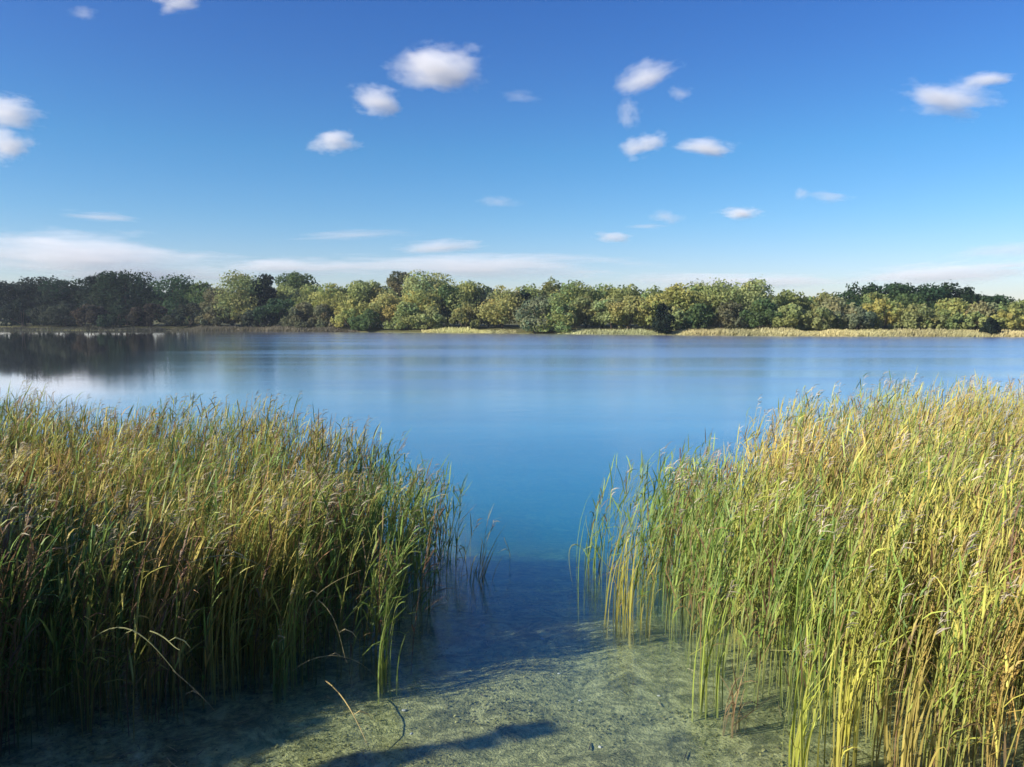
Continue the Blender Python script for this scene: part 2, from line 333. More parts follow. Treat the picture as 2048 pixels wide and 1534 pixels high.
# (centre px, top px, width px, colour, shape, metres behind the shoreline, label)
T = [  # left wood: dark species, their colours also carrying that side's shade
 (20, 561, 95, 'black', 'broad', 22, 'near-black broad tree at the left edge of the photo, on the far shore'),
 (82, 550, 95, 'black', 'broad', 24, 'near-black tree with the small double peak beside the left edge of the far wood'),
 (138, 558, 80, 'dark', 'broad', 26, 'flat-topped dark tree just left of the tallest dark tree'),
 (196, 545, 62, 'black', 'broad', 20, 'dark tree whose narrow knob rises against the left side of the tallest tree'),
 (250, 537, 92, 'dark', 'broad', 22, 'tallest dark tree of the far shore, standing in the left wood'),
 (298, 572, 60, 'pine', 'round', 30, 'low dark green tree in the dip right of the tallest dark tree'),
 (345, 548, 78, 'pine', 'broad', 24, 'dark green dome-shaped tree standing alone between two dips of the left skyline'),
 (-40, 556, 110, 'black', 'broad', 22, 'dark tree just outside the left edge'),
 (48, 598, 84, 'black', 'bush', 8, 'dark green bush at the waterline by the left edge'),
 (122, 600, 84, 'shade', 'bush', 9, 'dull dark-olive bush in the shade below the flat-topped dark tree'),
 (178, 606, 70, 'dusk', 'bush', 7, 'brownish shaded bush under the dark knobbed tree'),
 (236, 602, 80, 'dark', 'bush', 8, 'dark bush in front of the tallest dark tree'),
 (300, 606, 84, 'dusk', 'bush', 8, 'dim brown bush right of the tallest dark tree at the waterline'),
 (402, 561, 52, 'deep', 'round', 22, 'slender mid green tree left of the pale willow'),
 (436, 574, 50, 'brown', 'round', 18, 'low olive tree tucked against the left side of the pale willow'),
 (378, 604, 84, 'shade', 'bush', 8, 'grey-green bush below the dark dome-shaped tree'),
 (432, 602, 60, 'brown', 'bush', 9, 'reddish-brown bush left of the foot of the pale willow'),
 (482, 543, 86, 'olive', 'round', 12, 'tall pale green willow standing out from the dark left wood'),
 (527, 546, 44, 'black', 'tall', 15, 'narrow near-black tree right behind the pale willow'),
 (560, 596, 92, 'pine', 'round', 9, 'dark shaded tree right of the foot of the pale willow'),
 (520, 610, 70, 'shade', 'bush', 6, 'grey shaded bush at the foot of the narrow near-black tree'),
 (588, 542, 70, 'deep', 'broad', 34, 'dark green round treetop peeping over the pale yellow-green trees left of centre'),
 (570, 566, 70, 'willow', 'round', 24, 'light green tree below the dark round treetop left of centre'),
 (622, 566, 74, 'willow', 'round', 22, 'light green tree right of the dark round treetop left of centre'),
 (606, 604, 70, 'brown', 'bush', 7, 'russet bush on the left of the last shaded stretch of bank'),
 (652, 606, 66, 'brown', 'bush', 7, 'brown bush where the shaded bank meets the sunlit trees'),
 (668, 565, 70, 'yellow', 'round', 14, 'yellow-green tree at the left end of the sunlit trees'),
 (712, 560, 72, 'willow', 'round', 16, 'light willow second from the left end of the sunlit trees'),
 (700, 596, 74, 'yellow', 'bush', 7, 'yellowish bush leaning over the water at the left end of the sunlit trees'),
 (746, 558, 66, 'pale', 'round', 18, 'pale round tree left of the brown-topped tree'),
 (738, 616, 62, 'deep', 'bush', 4, 'dark green bush hanging over the waterline below the pale round tree'),
 (776, 584, 66, 'gold', 'round', 10, 'golden tree in front of the brown-topped tree'),
 (802, 542, 44, 'brown', 'broad', 28, 'brown-topped tree on the highest part of the central skyline'),
 (852, 541, 92, 'pale', 'round', 18, 'broad pale green tree forming the central high point of the skyline'),
 (812, 604, 66, 'willow', 'bush', 5, 'green bush at the water below the brown-topped tree'),
 (842, 578, 66, 'yellow', 'round', 10, 'yellow-green tree in front of the broad pale tree'),
 (862, 612, 62, 'pale', 'bush', 6, 'pale bush at the left end of the central reed strip'),
 (896, 566, 50, 'deep', 'round', 14, 'dark green tree at the right shoulder of the broad pale tree'),
 (940, 560, 74, 'willow', 'round', 18, 'light green tree just right of the central dip in the skyline'),
 (932, 604, 74, 'olive', 'bush', 8, 'olive bush behind the central tan reed strip'),
 (976, 574, 52, 'grey', 'round', 20, 'grey-green tree left of the golden-topped tree'),
 (1004, 567, 66, 'gold', 'round', 9, 'golden-topped tree reaching down to the water in the centre'),
 (1046, 580, 44, 'dark', 'round', 13, 'dark gap-filling tree right of the golden-topped tree'),  # dark colour stands for the shade between the crowns
 (1066, 565, 60, 'green', 'round', 22, 'green tree behind the big rounded willow in the centre'),
 (1104, 554, 66, 'olive', 'tall', 24, 'pointed tree forming the peak above the big rounded willow'),
 (1074, 590, 62, 'grey', 'bush', 2, 'left half of the big rounded grey-green willow pair at the waterline'),
 (1116, 594, 66, 'willow', 'bush', 2, 'right half of the big rounded willow pair at the waterline'),
 (1152, 558, 80, 'green', 'round', 18, 'green tree with a smooth top right of the pointed tree'),
 (1204, 565, 84, 'green', 'round', 22, 'level-topped green tree in the long even skyline right of centre'),
 (1172, 590, 66, 'olive', 'round', 9, 'olive tree right of the rounded willow pair'),
 (1258, 566, 84, 'willow', 'round', 20, 'level-topped light green tree left of the gold trees'),
 (1224, 594, 66, 'pale', 'round', 8, 'pale low tree between the willow pair and the gold trees'),
 (1262, 588, 62, 'gold', 'round', 7, 'gold low tree left of the lone dark waterside bush'),
 (1298, 592, 56, 'yellow', 'round', 9, 'yellow low tree just left of the lone dark waterside bush'),
 (1312, 571, 56, 'green', 'round', 20, 'green tree in the shallow dip above the lone dark waterside bush'),
 (1326, 606, 36, 'black', 'bush', 1, 'lone near-black bush standing in the water at the left end of the long reed strip'),
 (1358, 564, 70, 'yellow', 'round', 12, 'yellowish tree right above the start of the long reed strip'),
 (1400, 560, 72, 'willow', 'round', 18, 'light willow left of the high even treetops right of centre'),
 (1398, 604, 54, 'deep', 'bush', 7, 'dark green bush at the reed strip in front of the light willow'),
 (1446, 557, 78, 'willow', 'round', 15, 'tall bushy willow, highest of the treetops right of centre'),
 (1506, 558, 84, 'pale', 'round', 15, 'tall bushy pale tree at the right end of the even treetops'),
 (1458, 600, 66, 'brown', 'bush', 10, 'brownish bush below the tall bushy willow'),
 (1524, 596, 66, 'deep', 'bush', 9, 'dark green bush below the tall bushy pale tree'),
 (1352, 612, 44, 'pale', 'bush', 8, 'small pale bush right of the lone dark waterside bush'),
 (1578, 577, 62, 'green', 'round', 22, 'green tree in the first drop of the right skyline'),
 (1582, 608, 84, 'willow', 'bush', 9, 'rounded light bush behind the reed strip below the first drop of the skyline'),
 (1644, 582, 80, 'olive', 'round', 22, 'low olive tree left of the first dark dome on the right'),
 (1636, 612, 80, 'olive', 'bush', 8, 'olive bush behind the reed strip left of the first dark dome'),
 (1712, 562, 76, 'pine', 'broad', 28, 'leftmost of the dark domed trees on the right skyline'),
 (1676, 594, 66, 'tan', 'round', 14, 'tan-tinged tree in front of the leftmost dark dome'),
 (1712, 612, 84, 'grey', 'bush', 9, 'grey-green bush directly below the leftmost dark dome'),
 (1752, 582, 60, 'green', 'round', 24, 'green tree between the first two dark domes on the right'),
 (1790, 563, 66, 'pine', 'broad', 28, 'second dark domed tree from the left on the right skyline'),
 (1772, 596, 74, 'yellow', 'round', 12, 'bright yellow-green tree below the second dark dome'),
 (1826, 584, 60, 'deep', 'round', 20, 'dark green tree between the second and third dark domes'),
 (1862, 565, 66, 'pine', 'broad', 28, 'third dark domed tree, left half of the wide dark crown group'),
 (1904, 563, 66, 'dark', 'broad', 30, 'fourth dark domed tree, top of the wide dark crown group'),
 (1938, 572, 52, 'dark', 'broad', 30, 'dark tree sloping down the right side of the wide dark crown group'),
 (1842, 606, 80, 'olive', 'bush', 9, 'olive bush behind the reeds below the third dark dome'),
 (1912, 594, 62, 'yellow', 'round', 14, 'yellow-green tree in front of the fourth dark dome'),
 (1890, 618, 70, 'green', 'bush', 8, 'green bush behind the reeds below the fourth dark dome'),
 (1956, 600, 66, 'tan', 'round', 13, 'tan-tinged tree right of the dark crown group'),
 (1994, 588, 56, 'pine', 'round', 28, 'dark green tree near the right edge of the photo'),
 (1950, 622, 60, 'willow', 'bush', 8, 'light bush left of the small dark bush in the reeds'),
 (1981, 634, 28, 'black', 'bush', 1, 'small near-black bush at the waterline near the right edge'),
 (2036, 598, 66, 'green', 'round', 24, 'green tree at the right edge of the skyline'),
 (2030, 616, 80, 'yellow', 'bush', 9, 'bright yellow-green bush at the right edge behind the reeds'),
 (2090, 600, 90, 'green', 'round', 22, 'green tree just beyond the right edge'),
]
for i, (px, py, wp, cn, kind, back, label) in enumerate(T):
    D0 = float(shore_y((px - CX) / F * 150)); 
    for _ in range(3): D0 = float(shore_y((px - CX) / F * D0))
    D = D0 + back
    tp = at(px, py, D); gz = float(ground_z(np.array(tp.x), np.array(D)))
    h_ = tp.z - gz; w_ = wp / F * D * 1.3
    dist = px < 460
    mass = 'bush' if kind == 'bush' else 'tree'
    area = w_ * h_
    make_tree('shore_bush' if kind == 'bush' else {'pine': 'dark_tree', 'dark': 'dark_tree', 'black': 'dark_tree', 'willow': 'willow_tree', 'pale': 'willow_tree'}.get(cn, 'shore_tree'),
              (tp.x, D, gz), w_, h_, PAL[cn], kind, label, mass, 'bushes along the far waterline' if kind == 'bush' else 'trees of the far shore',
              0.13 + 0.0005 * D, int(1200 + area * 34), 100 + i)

# the wood behind, one mass of crowns
def wood():
    rng = np.random.default_rng(5); bag = Bag()
    prof = [(-400, 585), (0, 575), (100, 572), (250, 565), (330, 580), (450, 582), (600, 572), (700, 575), (850, 562), (920, 577), (1000, 583), (1100, 572), (1300, 580), (1450, 572),
            (1560, 587), (1650, 592), (1720, 582), (1800, 582), (1900, 580), (1960, 595), (2048, 605), (2400, 610)]
    pxs, pys = np.array(prof).T
    for px in np.arange(-420, 2460, 22):
        for row in range(2):
            x_px = px + rng.uniform(-10, 10); D = float(shore_y((x_px - CX) / F * 160)) + 36 + row * 9 + rng.uniform(-2, 2)
            py = np.interp(x_px, pxs, pys) + rng.uniform(0, 10); tp = at(x_px, py, D); gz = float(ground_z(np.array(tp.x), np.array(D)))
            cn = rng.choice(['black', 'dark']) if x_px < 470 else rng.choice(['olive', 'olive', 'green', 'deep'])  # left end darkened by colour to stand for shade
            b, _ = crown_quads(rng, 6.5, max(3, tp.z - gz), 0.5, PAL[cn], 0.34, 700, 12, 'round')
            V = np.concatenate(b.V) + np.array([tp.x, D, gz]); bag.add(V, np.concatenate(b.F), np.concatenate(b.C))
    tag(bag.build('woodland', M_LEAF), 'dense mixed wood filling the ground behind the shoreline trees', 'woodland', kind='stuff')
wood()

# low strips of tan reeds on the far waterline
def far_reeds():
    rng = np.random.default_rng(8); bag = Bag()
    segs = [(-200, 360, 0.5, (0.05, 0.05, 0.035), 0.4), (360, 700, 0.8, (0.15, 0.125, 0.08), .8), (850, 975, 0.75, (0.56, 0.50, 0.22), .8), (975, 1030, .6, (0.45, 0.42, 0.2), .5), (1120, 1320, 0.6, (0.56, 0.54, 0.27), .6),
            (1335, 1620, 0.8, (0.52, 0.45, 0.22), 1.3), (1620, 2300, 0.65, (0.52, 0.44, 0.21), 1.2)]
    for x0, x1, hh, c, dens in segs:
        n = int((x1 - x0) * 34 * dens); px = x0 + (x1 - x0) * (0.5 + 0.5 * np.sin((rng.uniform(-1, 1, n)) * math.pi / 2) * rng.uniform(0.8, 1.12, n)); D = shore_y((px - CX) / F * 150)
        for _ in range(2): D = shore_y((px - CX) / F * D)
        D = D + rng.uniform(-1.2, 4.5, n); x = (px - CX) / F * D
        ed = np.clip(np.minimum(px - x0, x1 - px) / 40, 0.35, 1); h_ = hh * ed * rng.uniform(0.5, 1.2, n) * (0.5 + 1.0 * fbm(x * 0.3, D * 0.3, 3, 3)); t = np.linspace(0, 1, 4)
        P = np.zeros((n, 4, 3)); P[:, :, 0] = x[:, None] + 0.25 * h_[:, None] * t ** 2 + rng.normal(0, 0.1, n)[:, None] * t; P[:, :, 1] = D[:, None]
        P[:, :, 2] = ground_z(x, D)[:, None] - 0.02 + h_[:, None] * t
        P[:, :, 2] = np.maximum(P[:, :, 2], -0.2)
        an = rng.uniform(0, math.pi, n); side = np.stack([np.cos(an), np.sin(an), 0 * an], 1)
        wd = 0.09 * np.array([0.8, 1, 1, 0.3])[None, :] * rng.uniform(0.6, 1.3, n)[:, None]
        cc = np.array(c)[None, None, :] * (rng.uniform(0.6, 1.25, n) * (0.75 + 0.5 * vnoise(x * 0.2, 9, 4)))[:, None, None] * np.array([0.7, 0.9, 1.05, 1.1])[None, :, None]
        g = vnoise(x * 0.15, 4, 9)[:, None, None] * np.array([-0.1, 0.0, 0.0]); cc = cc * (1 + g)
        strips(P, side, wd, bag, cc)
    tag(bag.build('far_reeds', M_REED), 'low straw-coloured reeds fringing the far waterline', 'reeds', kind='stuff')
far_reeds()

# ------------------------------------------------------------------ near reed beds
def inside(poly, x, y):
    poly = np.asarray(poly); r = np.zeros(len(x), bool); j = len(poly) - 1
    for i in range(len(poly)):
        xi, yi = poly[i]; xj, yj = poly[j]
        c = ((yi > y) != (yj > y)) & (x < (xj - xi) * (y - yi) / (yj - yi + 1e-12) + xi); r ^= c; j = i
    return r

def edge_dist(poly, x, y):
    poly = np.asarray(poly, float); d = np.full(len(x), 1e9)
    for i in range(len(poly)):
        a_, b_ = poly[i - 1], poly[i]; ab = b_ - a_
        t = np.clip(((x - a_[0]) * ab[0] + (y - a_[1]) * ab[1]) / (ab @ ab), 0, 1)
        d = np.minimum(d, np.hypot(x - a_[0] - t * ab[0], y - a_[1] - t * ab[1]))
    return d

def palette_mix(cols, wts, n, rng):
    cols = np.array(cols); return cols[[rng.choice(len(cols), p=w__) for w__ in wts]] if False else cols

def reed_stems(bag, rng, x, y, h_, pal, wind=0.16, leaves=11, leaf_len=0.28, plume=0.2, bedz=-0.35, stemw=0.004, gold=None):
    """leafy reed stems: round stem, alternate arching leaves, feathery seed head"""
    n = len(x); K = 5; t = np.linspace(0, 1, K)
    lean = np.stack([wind + rng.normal(0, 0.06, n), rng.normal(0.0, 0.06, n)], 1)
    lean0 = rng.normal(0, 0.05, (n, 2))
    def pos(tt):   # (n,m) -> (n,m,3)
        H = h_[:, None]
        return np.stack([x[:, None] + H * (lean0[:, :1] * tt + lean[:, :1] * tt ** 2.2), y[:, None] + H * (lean0[:, 1:] * tt + lean[:, 1:] * tt ** 2.2),
                         bedz[:, None] + (H - bedz[:, None]) * tt * (1 - 0.04 * tt)], -1)
    P = pos(np.tile(t, (n, 1)))
    hue = pal(x, y, n, rng)                       # (n,3) leaf colour
    dead = rng.random(n) < 0.035 + 0.35 * (vnoise(x * 2.2 + 9, y * 2.2, 88) > 0.78); hue = np.where(dead[:, None], np.array([0.26, 0.15, 0.08]) * rng.uniform(0.6, 1.3, (n, 1)), hue)
    dry = np.array([0.24, 0.17, 0.075])
    sc = hue * 0.65 + dry * 0.35
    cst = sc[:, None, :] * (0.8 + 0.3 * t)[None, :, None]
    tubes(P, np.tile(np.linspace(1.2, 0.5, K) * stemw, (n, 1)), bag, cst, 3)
    # leaves
    m = leaves; tl = (0.22 + 0.76 * (np.arange(m) + 0.5) / m)[None, :] + rng.uniform(-.05, .05, (n, m))
    keep = (rng.random((n, m)) < 0.92); B = pos(tl)
    az = rng.uniform(-math.pi, math.pi, (n, m)) * 0.8
    # wind bias: rotate azimuths toward +x
    dx, dy = np.cos(az) + 0.35, np.sin(az); q = np.hypot(dx, dy) + 1e-6; dx /= q; dy /= q
    LL = leaf_len * rng.uniform(0.6, 1.3, (n, m)) * (1.1 - 0.35 * np.abs(tl - 0.6))
    up = rng.uniform(0.8, 1.4, (n, m)); drp = rng.uniform(0.0, 1.1, (n, m)) ** 1.5
    s = np.array([0, 0.33, 0.68, 1.0])
    ho = (np.cos(up)[..., None] * s + 0.3 * drp[..., None] * s ** 2) * LL[..., None]; ve = (np.sin(up)[..., None] * s - 0.62 * drp[..., None] * s ** 2) * LL[..., None]
    Q = np.stack([B[..., 0:1] + dx[..., None] * ho, B[..., 1:2] + dy[..., None] * ho, B[..., 2:3] + ve], -1)[keep]
    sd = np.stack([-dy, dx, 0 * dx], -1)[keep]; sd = sd + rng.normal(0, 0.35, sd.shape); sd /= np.linalg.norm(sd, axis=1, keepdims=True)
    wd = (0.0135 * rng.uniform(0.7, 1.3, (n, m)))[keep][:, None] * np.array([0.7, 1.0, 0.75, 0.12])[None, :]
    low = np.clip((0.55 - tl) / 0.4, 0, 1)
    pd = (rng.random((n, m)) < 0.10 + 0.45 * low)
    lc = hue[:, None, :] * rng.uniform(0.7, 1.3, (n, m, 1)); lc = np.where(pd[..., None], dry * rng.uniform(0.6, 1.3, (n, m, 1)), lc)[keep]
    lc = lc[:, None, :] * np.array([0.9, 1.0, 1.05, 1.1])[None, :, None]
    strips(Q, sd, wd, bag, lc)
    # seed heads
    pi_ = np.where(rng.random(n) < plume)[0]
    if len(pi_):
        k = 7; e_ = P[pi_, -1]; dirn = P[pi_, -1] - P[pi_, -2]; dirn /= np.linalg.norm(dirn, axis=1, keepdims=True)
        g = rng.uniform(0.12, 0.2, len(pi_)); A = []
        for j in range(k):
            st = e_ + dirn * (g * (j / k - 0.2))[:, None]
            off = np.stack([rng.uniform(0.0, 0.05, len(pi_)), rng.uniform(-.025, .025, len(pi_)), rng.uniform(0.0, 0.05, len(pi_))], 1)
            A.append(np.stack([st, st + off, st + off * 1.6 + np.array([0.015, 0, -0.012])], 1))
        A = np.concatenate(A); m2 = len(A); s2 = rng.normal(size=(m2, 3)); s2 /= np.linalg.norm(s2, axis=1, keepdims=True)
        pc = np.tile((np.where(x[pi_, None] > 0, [[0.50, 0.43, 0.32]], [[0.33, 0.29, 0.19]]) * rng.uniform(0.6, 1.4, (len(pi_), 1))), (k, 1))
        strips(A, s2, np.tile([0.006, 0.010, 0.002], (m2, 1)), bag, np.repeat(pc[:, None, :], 3, 1))

def blades(bag, rng, x, y, h_, pal, wind=0.15, width=0.014, bedz=None, spread=0.12, K=7, bend=0.25):
    """long strap leaves rising from the root, tips bending with the wind"""
    n = len(x); t = np.linspace(0, 1, K)
    az = rng.uniform(0, 2 * math.pi, n); out = rng.uniform(0, 1, n) * spread
    bx = np.cos(az) * out; by = np.sin(az) * out; wd_ = wind * rng.uniform(0.4, 1.6, n)
    H = h_[:, None]; drop = rng.random(n) ** 3 * bend
    P = np.stack([x[:, None] + H * (bx[:, None] * t + wd_[:, None] * t ** 3), y[:, None] + H * (by[:, None] * t),
                  bedz[:, None] + (H - bedz[:, None]) * (t - drop[:, None] * t ** 4)], -1)
    sa = rng.uniform(0, math.pi, n); side = np.stack([np.cos(sa), np.sin(sa), 0 * sa], 1)
    prof = np.interp(t, [0, 0.2, 0.7, 1], [0.9, 1.0, 0.8, 0.08])
    hue = pal(x, y, n, rng) * rng.uniform(0.75, 1.25, (n, 1))
    base = np.array([0.42, 0.36, 0.16])
    f = np.clip(1 - t / 0.35, 0, 1)[None, :, None] * 0.5
    cc = hue[:, None, :] * (1 - f) + base * f * rng.uniform(0.4, 1.1, (n, 1, 1))
    strips(P, side, prof[None, :] * (width * rng.uniform(0.7, 1.3, n))[:, None], bag, cc)

def clumped(rng, poly, n_clump, per, rad):
    poly = np.array(poly); lo, hi = poly.min(0), poly.max(0); c = rng.uniform(lo, hi, (n_clump * 4, 2))
    c = c[inside(poly, c[:, 0], c[:, 1])][:n_clump]
    k = rng.integers(per // 2, per * 3 // 2, len(c)); p = np.repeat(c, k, 0) + rng.normal(0, rad, (k.sum(), 2))
    return p[:, 0], p[:, 1]

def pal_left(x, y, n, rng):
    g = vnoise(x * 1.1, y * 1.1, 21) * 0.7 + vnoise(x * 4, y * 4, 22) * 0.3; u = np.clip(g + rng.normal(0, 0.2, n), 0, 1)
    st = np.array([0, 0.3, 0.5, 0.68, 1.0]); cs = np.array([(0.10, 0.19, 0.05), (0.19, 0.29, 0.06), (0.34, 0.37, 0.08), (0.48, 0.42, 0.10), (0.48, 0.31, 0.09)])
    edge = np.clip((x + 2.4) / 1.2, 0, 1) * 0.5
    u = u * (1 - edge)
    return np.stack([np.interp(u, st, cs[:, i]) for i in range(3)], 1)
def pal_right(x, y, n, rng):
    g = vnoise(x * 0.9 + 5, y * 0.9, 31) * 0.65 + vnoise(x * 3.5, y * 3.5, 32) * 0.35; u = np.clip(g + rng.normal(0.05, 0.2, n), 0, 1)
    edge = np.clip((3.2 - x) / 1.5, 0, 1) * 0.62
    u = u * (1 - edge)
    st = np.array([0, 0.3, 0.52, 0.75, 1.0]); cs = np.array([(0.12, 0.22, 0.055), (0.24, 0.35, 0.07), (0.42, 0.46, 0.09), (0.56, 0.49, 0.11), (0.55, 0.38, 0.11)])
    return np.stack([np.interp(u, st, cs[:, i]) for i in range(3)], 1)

LEFT = [(-3.3, 5.5), (-2.6, 6.1), (-1.95, 6.6), (-1.1, 6.9), (-0.85, 8.0), (-0.62, 9.2), (-0.75, 10.0), (-1.5, 10.9), (-2.6, 11.7), (-5, 12.4), (-9, 12.9), (-12, 13.2), (-12, 7.5), (-5.5, 4.9)]
RIGHT = [(0.68, 8.0), (0.84, 9.3), (2.2, 10.7), (3.7, 11.6), (4.1, 12.4), (6, 13.6), (9, 14.8), (13, 15.6), (13, 4.2), (3.3, 4.3), (2.75, 5.0), (2.5, 5.5), (2.1, 6.3), (1.8, 6.9), (1.3, 7.5)]
def thin(rng, poly, x, y):
    # the tips of both beds by the channel stand in looser groups
    lim = np.where(x < 0, np.clip((-0.35 - x) / 1.6, 0.15, 1), np.clip((x - 0.1) / 2.2, 0.25, 1)) * (0.6 + 0.8 * vnoise(x * 3.5, y * 3.5, 55))
    k = rng.random(len(x)) < lim; return x[k], y[k]
def bed(poly, pal, hfun, seed, name, label, n1, n2, n3):
    rng = np.random.default_rng(seed); bag = Bag()
    x, y = thin(rng, poly, *clumped(rng, poly, n1, 9, 0.11)); bz = ground_z(x, y) - 0.03
    reed_stems(bag, rng, x, y, hfun(x, y, poly) * rng.uniform(0.78, 1.08, len(x)), pal, bedz=bz)
    x, y = thin(rng, poly, *clumped(rng, poly, n2, 10, 0.07)); bz = ground_z(x, y) - 0.03
    blades(bag, rng, x, y, hfun(x, y, poly) * rng.uniform(0.55, 0.98, len(x)), pal, bedz=bz, width=0.0105)
    # broken, leaning and fallen dry stalks low down
    x, y = clumped(rng, poly, n3, 3, 0.2); n = len(x); az = rng.uniform(0, 2 * math.pi, n); L_ = rng.uniform(0.4, 1.1, n); up = rng.uniform(0.1, 1.0, n)
    t = np.linspace(0, 1, 4); z0 = rng.uniform(-0.05, 0.5, n); L_ *= np.clip(edge_dist(poly, x, y), 0.1, 1.0)
    P = np.stack([x[:, None] + np.cos(az)[:, None] * L_[:, None] * t * np.cos(up)[:, None], y[:, None] + np.sin(az)[:, None] * L_[:, None] * t * np.cos(up)[:, None],
                  np.maximum(z0[:, None] + np.sin(up)[:, None] * L_[:, None] * (t - 0.6 * t ** 2), -0.05)], -1)
    sa = rng.normal(size=(n, 3)); sa /= np.linalg.norm(sa, axis=1, keepdims=True)
    strips(P, sa, np.tile([0.008, 0.01, 0.008, 0.003], (n, 1)), bag, np.repeat((np.array([0.26, 0.2, 0.11]) * rng.uniform(0.5, 1.4, (n, 1)))[:, None, :], 4, 1))
    tag(bag.build(name, M_REED), label, 'reeds', kind='stuff')
def hl(x, y, poly): return 1.04 + 0.50 * np.clip((-0.6 - x) / 3.0, 0, 1) + 0.05 * np.clip(y - 9, 0, 4) + (vnoise(x * 1.3, y * 1.3, 41) - 0.5) * 0.35
def hr(x, y, poly): return 1.2 + 0.2 * np.clip((x - 1.3) / 1.5, 0, 1) + 0.38 * np.clip((x - 0.08 * (y - 8) - 2.6) / 0.9, 0, 1) + 0.03 * np.clip(y - 8, 0, 6) + (vnoise(x * 1.3, y * 1.3, 42) - 0.5) * 0.35
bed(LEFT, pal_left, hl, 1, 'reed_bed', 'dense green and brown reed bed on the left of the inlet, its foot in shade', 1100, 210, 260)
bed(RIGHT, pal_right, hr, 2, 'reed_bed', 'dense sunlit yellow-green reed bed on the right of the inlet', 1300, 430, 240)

# ------------------------------------------------------------------ plants and stalks that stand out from the beds
def flat_pal(c):
    return lambda x, y, n, rng: np.tile(c, (n, 1)) * rng.uniform(0.8, 1.2, (n, 1))
def ground_px(px, py):
    D = CAMH / math.tan(math.atan((py - CY) / F) + PITCH); p = at(px, py, D); return p
CLUMPS = [ # px, py of the foot, height, radius, leaves, colour, spread, label
 (1598, 1530, 0.95, 0.05, 20, (0.42, 0.46, 0.08), 0.10, 'bright yellow-green tuft standing alone in shallow water at the bottom of the photo'),
 (1688, 1525, 1.25, 0.06, 24, (0.50, 0.47, 0.09), 0.08, 'tall yellow reed tuft at the bottom of the photo, right of the lone green tuft'),
 (1466, 1420, 0.26, 0.035, 10, (0.26, 0.21, 0.11), 0.2, 'short broken brown reed stump in clear water before the right reed bed'),
 (775, 1345, 0.75, 0.05, 10, (0.20, 0.28, 0.06), 0.2, 'sunlit green tuft fanning out at the front corner of the left reed bed'),
 (556, 1362, 0.6, 0.04, 9, (0.14, 0.2, 0.05), 0.10, 'upright green tuft at the front edge of the left reed bed'),
 (1252, 1235, 1.15, 0.12, 26, (0.40, 0.38, 0.08), 0.12, 'golden-leaved clump at the left front tip of the right reed bed'),
 (1415, 1385, 1.1, 0.06, 18, (0.30, 0.38, 0.07), 0.12, 'thin green clump rising from clear water before the right reed bed'),
 (1800, 1534, 1.1, 0.08, 26, (0.46, 0.38, 0.10), 0.30, 'leaning straw-coloured tuft at the bottom right of the photo'),
 (945, 1155, 0.8, 0.10, 18, (0.30, 0.30, 0.14), 0.35, 'low grey-green tuft at the right tip of the left reed bed'),
]
for i, (px, py, h_, r_, n, c, spr, label) in enumerate(CLUMPS):
    rng = np.random.default_rng(300 + i); p = ground_px(px, py); p.y = max(p.y, 5.0)
    root = empty('reed_tuft', (p.x, p.y, float(ground_z(np.array(p.x), np.array(p.y))))); tag(root, label, 'reed tuft', 'reed tufts in the shallows')
    x, y = rng.normal(0, r_, n), rng.normal(0, r_, n); hz = -root.location.z
    b1 = Bag(); blades(b1, rng, x, y, (h_ + hz) * rng.uniform(0.5, 1.05, n), flat_pal(c), bedz=np.full(n, -0.03), spread=spr, width=0.014, wind=0.1, bend=0.5)
    b1.build('leaves', M_REED, root)
    k = max(3, n // 5); b2 = Bag()
    reed_stems(b2, rng, x[:k], y[:k], (h_ + hz) * rng.uniform(0.7, 1.15, k), flat_pal(c), bedz=np.full(k, -0.03), plume=0.4, leaves=5, wind=0.1)
    b2.build('stems', M_REED, root)

